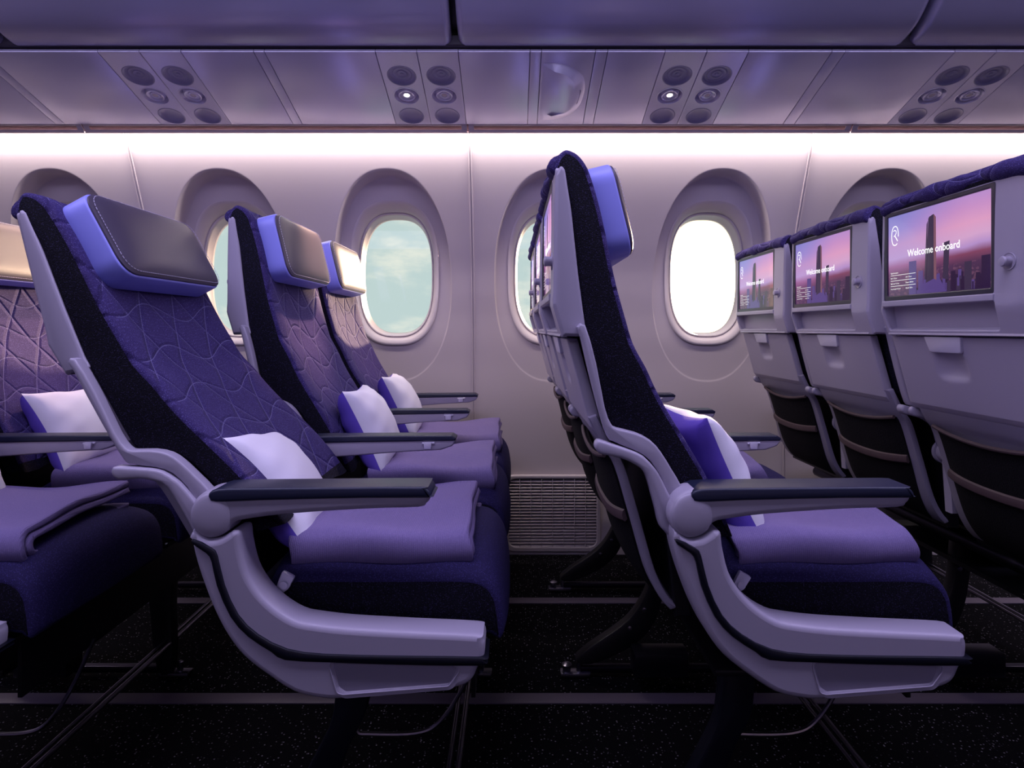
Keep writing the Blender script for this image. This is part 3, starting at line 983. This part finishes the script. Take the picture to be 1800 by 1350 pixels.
def wall_panel(cx, z0=0.0, z1=1.745):
    bm = NB(); n = 144; rings = []
    def add(fn):
        rings.append([bm.verts.new((cx + x, y, z)) for x, y, z in [fn(2 * PI * k / n) for k in range(n)]])
    def trim(th):
        x, z = sup(FA, FB, th, 2.7); z += PZ; return x, surf_y(x, z), z
    ovl = lambda th, s: (sup(OA * s, OB * s, th, 2.25)[0], sup(OA * s, OB * s, th, 2.25)[1] + ZC)
    def between(p, q, t): return (p[0] + (q[0] - p[0]) * t, p[1] + (q[1] - p[1]) * t)
    def fxy(p): return (p[0], surf_y(p[0], p[1]), p[1])
    for t in (0, .25, .5, .75, .93):
        add(lambda th, t=t: fxy(between((trim(th)[0], trim(th)[2]), ovl(th, .96), t)))
    for s in (.965, .972, .98, .987, .993, .999, 1.004, 1.012): add(lambda th, s=s: fxy(ovl(th, s)))
    hw = WP / 2
    def rect(th):
        c, s = math.cos(th), math.sin(th)
        t = min(hw / abs(c) if abs(c) > 1e-9 else 9, ((z1 - ZC) if s > 0 else (ZC - z0)) / abs(s) if abs(s) > 1e-9 else 9)
        return (c * t, ZC + s * t)
    for t in (.1, .25, .4, .55, .7, .85, 1): add(lambda th, t=t: fxy(between(ovl(th, 1.012), rect(th), t)))
    for i in range(len(rings) - 1):
        for k in range(n):
            bm.faces.new((rings[i][k], rings[i][(k + 1) % n], rings[i + 1][(k + 1) % n], rings[i + 1][k]))
    # fill the four corners of the rectangle
    for cxs, czs in ((1, 1), (-1, 1), (-1, -1), (1, -1)):
        tgt = (cx + cxs * hw, czs)
        zz = z1 if czs > 0 else z0
        # vertices on both sides of the corner
        best = None
        for k in range(n):
            a, b = rings[-1][k], rings[-1][(k + 1) % n]
            va = abs(abs(a.co.x - cx) - hw) < 1e-5; vb = abs(abs(b.co.x - cx) - hw) < 1e-5
            if va != vb and (a.co.x - cx) * cxs > 0 and (a.co.z - ZC) * czs > 0:
                v = bm.verts.new((cx + cxs * hw, surf_y(hw, zz), zz)); bm.faces.new((a, b, v)); break
    return bm
def window_trim(cx):
    bm = NB(); n = 128; rings = []
    steps = [(1.0, .012), (1.0, -.004), (.985, -.007), (.955, -.006), (.90, .004), (.875, .012), (.868, .022), (.862, .026), (.855, .022), (.845, .020), (.832, .022), (.826, .034), (.815, .052), (.805, .066), (.800, .072), (.79, .085)]
    for (s, dy) in steps:
        f = (s - .79) / .21
        a = PA + (FA - PA) * f; b = PB + (FB - PB) * f
        ring = []
        for k in range(n):
            th = 2 * PI * k / n
            x, z = sup(a, b, th, 2.7); z += PZ
            ring.append(bm.verts.new((cx + x, surf_y(x, z) * f + 2.605 * (1 - f) + dy * (1 if f > .35 else .9), z)))
        rings.append(ring)
    for i in range(len(rings) - 1):
        for k in range(n):
            bm.faces.new((rings[i][k], rings[i][(k + 1) % n], rings[i + 1][(k + 1) % n], rings[i + 1][k]))
    return bm
def window_pane(cx):
    bm = NB(); n = 64
    f = [bm.verts.new((cx + sup(PA + .004, PB + .004, 2 * PI * k / n, 2.7)[0], 2.672, PZ + sup(PA + .004, PB + .004, 2 * PI * k / n, 2.7)[1])) for k in range(n)]
    bm.faces.new(f)
    r = bmesh.ops.extrude_face_region(bm, geom=list(bm.faces)); bmesh.ops.translate(bm, vec=(0, .003, 0), verts=[v for v in r['geom'] if isinstance(v, bmesh.types.BMVert)])
    return bm
ids = range(-4, 6)
wl = NB()
for i in ids:
    b = wall_panel(WX0 + WP * i); me = bpy.data.meshes.new('tmp'); b.to_mesh(me); b.free(); wl.from_mesh(me); bpy.data.meshes.remove(me)
bmesh.ops.remove_doubles(wl, verts=wl.verts, dist=.0004)
wo = mk('wall_right', wl, M['wallp'], ang=60); wo['kind'] = 'structure'
for c, i in enumerate(ids):
    cx = WX0 + WP * i
    w = mk('window_%d' % (c + 1), window_trim(cx), M['trimw'], ang=50, kind='structure')
    mk('window_pane', window_pane(cx), M['glass'], w)
# vertical seams
c = 0
for X in [-.162 + WP * 2 * k for k in (-2, -1, 0, 1, 2)]:
    b = NB()
    for (dx, h, wd) in ((-.0045, .004, .004), (.0045, .004, .004)):
        pts = [(wallys(z) - h, z) for z in [k * 1.72 / 60 for k in range(61)]] 
        o_ = pts + [(p[0] + .02, p[1]) for p in reversed(pts)]
        slab(b, o_, X + dx - wd / 2, X + dx + wd / 2, r=.0012, seg=2, mp=YZ)
    c += 1
    mk('trim_%d' % c, b, M['wallp'], kind='structure')

# wall grille
def grille():
    s = empty('air_return_grille', (.065, 2.62, .12))
    x0, x1 = T(887, 0, 2.60)[0], T(1056, 0, 2.60)[0]; z1, z0 = T(0, 835, 2.60)[1], T(0, 972, 2.60)[1]
    z0 = max(z0, .012)
    fn = lambda u, v, h: (u, 2.606 + h, v)
    b = holed('g', rrect(x0, z0, x1, z1, .045), [rrect(x0 + .018, z0 + .022, x1 - .018, z1 - .016, .035)], .022, .005, fn, None)
    mk('frame', b, M['wallp'], s, off=(-.065, -2.62, -.12))
    b = NB()
    for k in range(22):
        z = z0 + .028 + (z1 - z0 - .052) * k / 21
        slab(b, [(2.597, z - .0045), (2.600, z - .001), (2.6145, z + .0025), (2.6125, z - .0005)], x0 + .014, x1 - .014, r=.0008, seg=1, mp=YZ)
    for k in range(1, 8):
        x = x0 + .018 + (x1 - x0 - .036) * k / 8
        slab(b, [(2.596, z0 + .018), (2.616, z0 + .018), (2.616, z1 - .012), (2.596, z1 - .012)], x - .0012, x + .0012, r=.0004, seg=1, mp=YZ)
    mk('louvres', b, M['wallp'], s, off=(-.065, -2.62, -.12))
    b = NB(); box(b, x0 + .01, x1 - .01, 2.6175, 2.6195, z0 + .01, z1 - .01, .001); mk('backing', b, M['black'], s, off=(-.065, -2.62, -.12))
    return tag(s, 'pale rounded air grille low on the side wall between the two seat rows', 'grille')
grille()

# ------------------------------------------------------------------ overhead: service panels, rail, bins
P0 = Vector((0, 1.94, 1.819)); SV = Vector((0, .36, -.112)); SL = SV.length; SV.normalize()
NV = Vector((0, -SV.z, SV.y)) * -1     # pointing down and towards the aisle
if NV.z > 0: NV = -NV
def psu(u, v, h): return tuple(P0 + Vector((u, 0, 0)) + SV * v + NV * h)
def s_of(y): # picture row -> distance along the sloping panel
    d = 1.475 / ((578 - y) / F + .311); return (d - 1.94) * SL / .36
rows3 = [(s_of(132), .046, .0), (s_of(167.5), .043, .0), (s_of(202.5), .043, .0)]
def unit(x0, x1, lab, lit):
    w = (x1 - x0); cols = [x0 + w * .25, x0 + w * .75]
    s = empty('passenger_service_unit', psu((x0 + x1) / 2, SL / 2, 0))
    off = tuple(-Vector(s.location))
    for ci, cx in enumerate(cols):
        a, b_ = cx - w * .25 + .0008, cx + w * .25 - .0008
        holes = [[(cx + r * math.cos(2 * PI * k / 40), v + r * math.sin(2 * PI * k / 40)) for k in range(40)] for (v, r, _) in rows3]
        b = holed('p', [(a, .003), (b_, .003), (b_, SL - .003), (a, SL - .003)], holes, .012, .0022, lambda u, v, h: psu(u, v, h - .002), None)
        pn = mk('panel', b, M['psu'], s, off=off)
        for j, (v, r, _) in enumerate(rows3):
            b = NB(); fn = lambda p, q, h: psu(cx + p, v + q, h)
            if j == 0:
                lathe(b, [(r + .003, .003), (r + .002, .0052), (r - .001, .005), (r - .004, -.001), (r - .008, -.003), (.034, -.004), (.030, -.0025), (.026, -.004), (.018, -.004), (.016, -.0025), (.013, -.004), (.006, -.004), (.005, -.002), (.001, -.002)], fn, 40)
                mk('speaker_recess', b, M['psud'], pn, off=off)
            elif j == 1:
                lathe(b, [(r + .003, .003), (r + .002, .0052), (r - .001, .005), (r - .005, -.004), (r - .010, -.010), (.031, -.006), (.029, .002), (.027, .005), (.024, .004), (.021, -.001), (.017, -.002), (.015, .001), (.0105, .0015), (.009, -.001)], fn, 40)
                mk('reading_light', b, M['psu'], pn, off=off)
                b = NB(); lathe(b, [(.0095, -.0012), (.009, .0004), (.004, .0012), (.001, .0013)], fn, 24)
                mk('lens', b, M['lampon'] if ci == 0 and lit else M['trimw'], pn, off=off)
            else:
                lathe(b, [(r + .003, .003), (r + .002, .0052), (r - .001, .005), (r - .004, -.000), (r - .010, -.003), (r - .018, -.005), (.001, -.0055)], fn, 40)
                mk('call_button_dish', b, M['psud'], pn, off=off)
    return tag(s, lab, 'overhead panel', 'passenger service units above the seats')
M['lampon'] = mat('lit reading lamp', 'ffffff', .3, emit='fff4ec', es=6)
UX = [(-1.299, -1.038, 'overhead light and speaker unit at the upper left above the reclined seat', False),
      (-.429, -.169, 'overhead light and speaker unit left of centre, above the clear window, lamp lit', True),
      (.480, .742, 'overhead light and speaker unit right of centre above the sunlit window, lamp lit', True),
      (1.388, 1.648, 'overhead light and speaker unit at the upper right corner above the screens', False)]
for a, b_, lab, lit in UX: unit(a, b_, lab, lit)
edges = [-2.9, -2.2, -1.69, -1.655, -1.299, None, -1.038, -.810, -.776, -.429, None, -.169, .057, .0925, .262, .300, .480, None, .742, 1.003, 1.045, 1.388, None, 1.648, 2.2, 2.9]
c = 0
prev = None; halfcover = None
for e in edges:
    if e is None: prev = None; continue
    if prev is not None:
        b = NB(); slab(b, [(prev + .0008, .003), (e - .0008, .003), (e - .0008, SL - .003), (prev + .0008, SL - .003)], -.008, .004, r=.0022, seg=2, mp=psu)
        o = mk('trim_%d' % (c + 9), b, M['psu'], kind='structure')
        c += 1
    prev = e
# after a service unit the chain restarts at its far edge; backing behind everything
b = NB(); slab(b, [(-3, -.01), (3, -.01), (3, SL + .005), (-3, SL + .005)], -.03, -.024, r=.001, seg=1, mp=psu)
mk('trim_6', b, M['psu'], kind='structure')
# half-round cover
dpts = [(.100, .045)]
for k in range(13):
    a = PI / 2 - PI * k / 12
    dpts.append((.150 + .085 * math.cos(a) ** .8 if math.cos(a) > 0 else .150, .200 - .150 * math.sin(a)))
dpts = [(.100, .050), (.150, .055), (.200, .075), (.232, .110), (.246, .160), (.246, .215), (.236, .270), (.205, .320), (.150, .345), (.100, .350)]
b = NB()
o1 = crom(dpts, 3); L = len(o1)
lo = [b.verts.new(psu(p[0], p[1], .004)) for p in o1]
up = [b.verts.new(psu(.100 + (p[0] - .100) * .78, .19 + (p[1] - .19) * (.92 if p[1] < .19 else .66), .006 + .022 * min(1, (p[0] - .10) / .05))) for p in o1]
for i in range(L - 1): b.faces.new((lo[i], lo[i + 1], up[i + 1], up[i]))
b.faces.new(up); b.faces.new(list(reversed(lo))); b.faces.new((lo[-1], lo[0], up[0], up[-1]))
o = mk('light_cover', b, M['psu'], ang=50); tag(o, 'half-round raised cover on the overhead panel near the centre', 'cover')
b = NB(); slab(b, fillet([(.204, .16), (.235, .165), (.228, .245), (.198, .24)], .012), .014, .0165, r=.001, seg=2, mp=lambda u, v, h: psu(u, v, h + (.246 - u) * .10 - .001)); mk('button', b, M['psud'], o)

# rail with slots under the service panels
def rail():
    s = empty('air_return_rail', (0, 2.31, 1.70))
    x = [(-3, -1.60), (-1.595, -.168), (-.162, 1.262), (1.268, 3)]
    for (a, b_) in x:
        h = rrect(a + .02, .006, b_ - .02, .018, .003)
        bm = holed('r', [(a, 0), (b_, 0), (b_, .026), (a, .026)], [h], .006, .0012, lambda u, v, h_: (u, 2.300 - h_ + (1.706 - (1.706 - v)) * .9, 1.708 - v * 1.0), None)
        mk('slotted_strip', bm, M['wallp'], s, off=(0, -2.31, -1.70))
    b = NB(); slab(b, [(2.314, 1.711), (2.336, 1.689), (2.339, 1.692), (2.318, 1.714)], -3, 3, r=.0006, seg=1, mp=YZ); mk('slot_backing', b, M['slot'], s, off=(0, -2.31, -1.70))
    return tag(s, 'long slotted pinkish rail between the overhead panels and the glowing wall top', 'rail')
rail()
# dark rail between bins and service panels
b = NB(); slab(b, [(1.930, 1.832), (1.955, 1.826), (1.955, 1.86), (1.930, 1.86)], -3, 3, r=.002, seg=1, mp=YZ)
mk('trim_7', b, M['rail'], kind='structure')
# bins
door = crom([(1.948, 1.834), (1.938, 1.831), (1.925, 1.8325), (1.885, 1.842), (1.845, 1.860), (1.805, 1.893), (1.755, 1.95), (1.70, 2.04), (1.655, 2.15), (1.63, 2.26)], 4)
door2 = [(p[0] + .062, p[1] + .035) for p in reversed(door) if p[1] > 1.85] + [(1.950, 1.86)]
BX = [(-2.985, -1.583, 'overhead bin door at the upper left corner'), (-1.564, -.187, 'wide overhead bin door above the left seats'), (-.167, 1.219, 'wide overhead bin door right of the dark centre gap'), (1.237, 2.64, 'overhead bin door at the upper right corner beyond the curved gap')]
for (a, b_, lab) in BX:
    bm = NB(); slab(bm, door + door2, a, b_, r=.022, seg=6, ny=2, mp=YZ)
    o = mk('overhead_bin', bm, M['bin'], ang=50); tag(o, lab, 'overhead bin', 'overhead bin doors along the top')
b = NB(); slab(b, [(p[0] + .07, p[1] + .03) for p in door] + [(2.4, 2.26), (2.4, 1.86), (1.97, 1.86)], -3, 3, r=.001, seg=1, mp=YZ); mk('trim_8', b, M['black'], kind='structure')

# ------------------------------------------------------------------ floor, other side of the cabin, ceiling
b = NB(); box(b, -3, 3, -1.6, 2.66, -.05, 0, .001); mk('floor', b, M['carpet'], kind='structure')
FS = [(1.585, 'dull metal seat track strip on the carpet nearer the aisle'), (2.155, 'dull metal seat track strip on the carpet nearer the wall')]
for y, lab in FS:
    b = NB(); box(b, -3, 3, y - .022, y + .022, 0.0, .004, .0015); o = mk('seat_track', b, M['track']); tag(o, lab, 'floor track', 'seat tracks on the floor')
b = NB(); box(b, -3, 3, -1.65, -1.6, 0, 2.3, .001); mk('wall_left', b, M['shell_lo'], kind='structure')
b = NB(); box(b, -3, 3, -1.6, 2.4, 2.27, 2.32, .001); mk('ceiling', b, M['bin'], kind='structure')
b = NB(); box(b, -3.05, -3, -1.6, 2.66, 0, 2.3, .001); mk('wall_back', b, M['shell_lo'], kind='structure')
b = NB(); box(b, 3, 3.05, -1.6, 2.66, 0, 2.3, .001); mk('wall_front', b, M['shell_lo'], kind='structure')

# ------------------------------------------------------------------ light
def area(name, loc, rot, sx, sy, e, col, spread=180):
    l = bpy.data.lights.new(name, 'AREA'); l.shape = 'RECTANGLE'; l.size = sx; l.size_y = sy; l.energy = e; l.color = col; l.spread = math.radians(spread)
    o = bpy.data.objects.new(name, l); C.objects.link(o); o.location = loc; o.rotation_euler = rot; return o
def aim(o, to):
    d = Vector(to) - o.location; o.rotation_euler = d.to_track_quat('-Z', 'Y').to_euler()
def spot(name, loc, to, e, col, size, blend=.8, r=.02):
    l = bpy.data.lights.new(name, 'SPOT'); l.energy = e; l.color = col; l.spot_size = math.radians(size); l.spot_blend = blend; l.shadow_soft_size = r
    o = bpy.data.objects.new(name, l); C.objects.link(o); o.location = loc; aim(o, to); return o
cove = area('cove_strip_light', (0, 2.338, 1.690), (0, 0, 0), 5.9, 0.014, 39, (1, .87, .82)); aim(cove, (0, 2.42, 1.2)); cove.rotation_euler = (math.radians(8), 0, 0)
mood = area('aisle_ceiling_light', (0, .72, 2.24), (0, 0, 0), 5.5, .5, 64, (.66, .60, 1.0)); mood.rotation_euler = (math.radians(0), 0, 0)
far = area('opposite_fill_light', (0, -1.3, 1.9), (0, 0, 0), 5.5, .2, 9, (.62, .58, 1.0)); aim(far, (0, 1.2, .8))  # added unseen fill from across the aisle, lifts the low seat parts
spot('reading_and_fill_beam', psu(-.365, s_of(167.5), .01), (-.61, 1.85, 1.14), 85, (1, .62, .42), 30, .9)
spot('reading_and_fill_beam', psu(-.235, s_of(167.5), .01), (-.56, 2.28, 1.05), 24, (1, .58, .42), 34, .9)  # added warm fill on the window seat; the lamp here is unlit
spot('reading_and_fill_beam', psu(-1.17, s_of(167.5), .01), (-1.42, 1.80, 1.05), 36, (1, .56, .40), 38, .9)  # added warm fill on the leftmost row; no lit lamp at this spot
spot('reading_and_fill_beam', psu(.545, s_of(167.5), .01), (.30, 1.35, .68), 7, (1, .75, .6), 40, .9)
sl = bpy.data.lights.new('low_sun', 'SUN'); sl.energy = 9; sl.color = (1, .66, .44); sl.angle = math.radians(2.5)
so = bpy.data.objects.new('low_sun', sl); C.objects.link(so); so.rotation_euler = Vector((-.345, -1, -.15)).to_track_quat('-Z', 'Y').to_euler()
# sky outside
w = bpy.data.worlds.new('sky'); bpy.context.scene.world = w; w.use_nodes = True; nt = w.node_tree
bg = nt.nodes['Background']; co = coords(nt, 'Generated')
nz = nt.nodes.new('ShaderNodeMapping'); nz.inputs['Scale'].default_value = (1, 1, 2.6); nt.links.new(co, nz.inputs[0])
n1 = tex(nt, 'ShaderNodeTexNoise', nz.outputs[0], 5.0, Detail=8, Roughness=.62)
cl = N(nt, n1.outputs[0]).ramp(.46, .66)
sky = mixc(nt, cl, lin('c9dbdb'), lin('f1f2e8'))
sd = Vector((.822, 2.62, .215 - .03)).normalized()
dp = nt.nodes.new('ShaderNodeVectorMath'); dp.operation = 'DOT_PRODUCT'; nt.links.new(co, dp.inputs[0]); dp.inputs[1].default_value = sd
dn = N(nt, dp.outputs['Value'])
g1 = dn.ramp(.97, 1.0); g2 = dn.ramp(.9965, .9999)
sky2 = mixc(nt, g1, sky, (2.2, 1.7, 1.15, 1)); sky3 = mixc(nt, g2, sky2, (9, 7.5, 5.5, 1))
nt.links.new(sky3, bg.inputs[0]); bg.inputs[1].default_value = 1.0

# ------------------------------------------------------------------ camera
cam = bpy.data.cameras.new('camera'); cam.sensor_width = 36; cam.lens = F / 1800 * 36; cam.shift_y = -97 / 1800; cam.clip_start = .02
co_ = bpy.data.objects.new('camera', cam); C.objects.link(co_); co_.location = (0, 0, H); co_.rotation_euler = (PI / 2, 0, 0)
sc = bpy.context.scene; sc.camera = co_
sc.view_settings.view_transform = 'Standard'; sc.view_settings.look = 'None'; sc.view_settings.gamma = 1; sc.view_settings.use_curve_mapping = False
sc.view_settings.exposure = 0
sc.cycles.use_denoising = True
sc.cycles.max_bounces = 8
sc.cycles.sample_clamp_indirect = 6
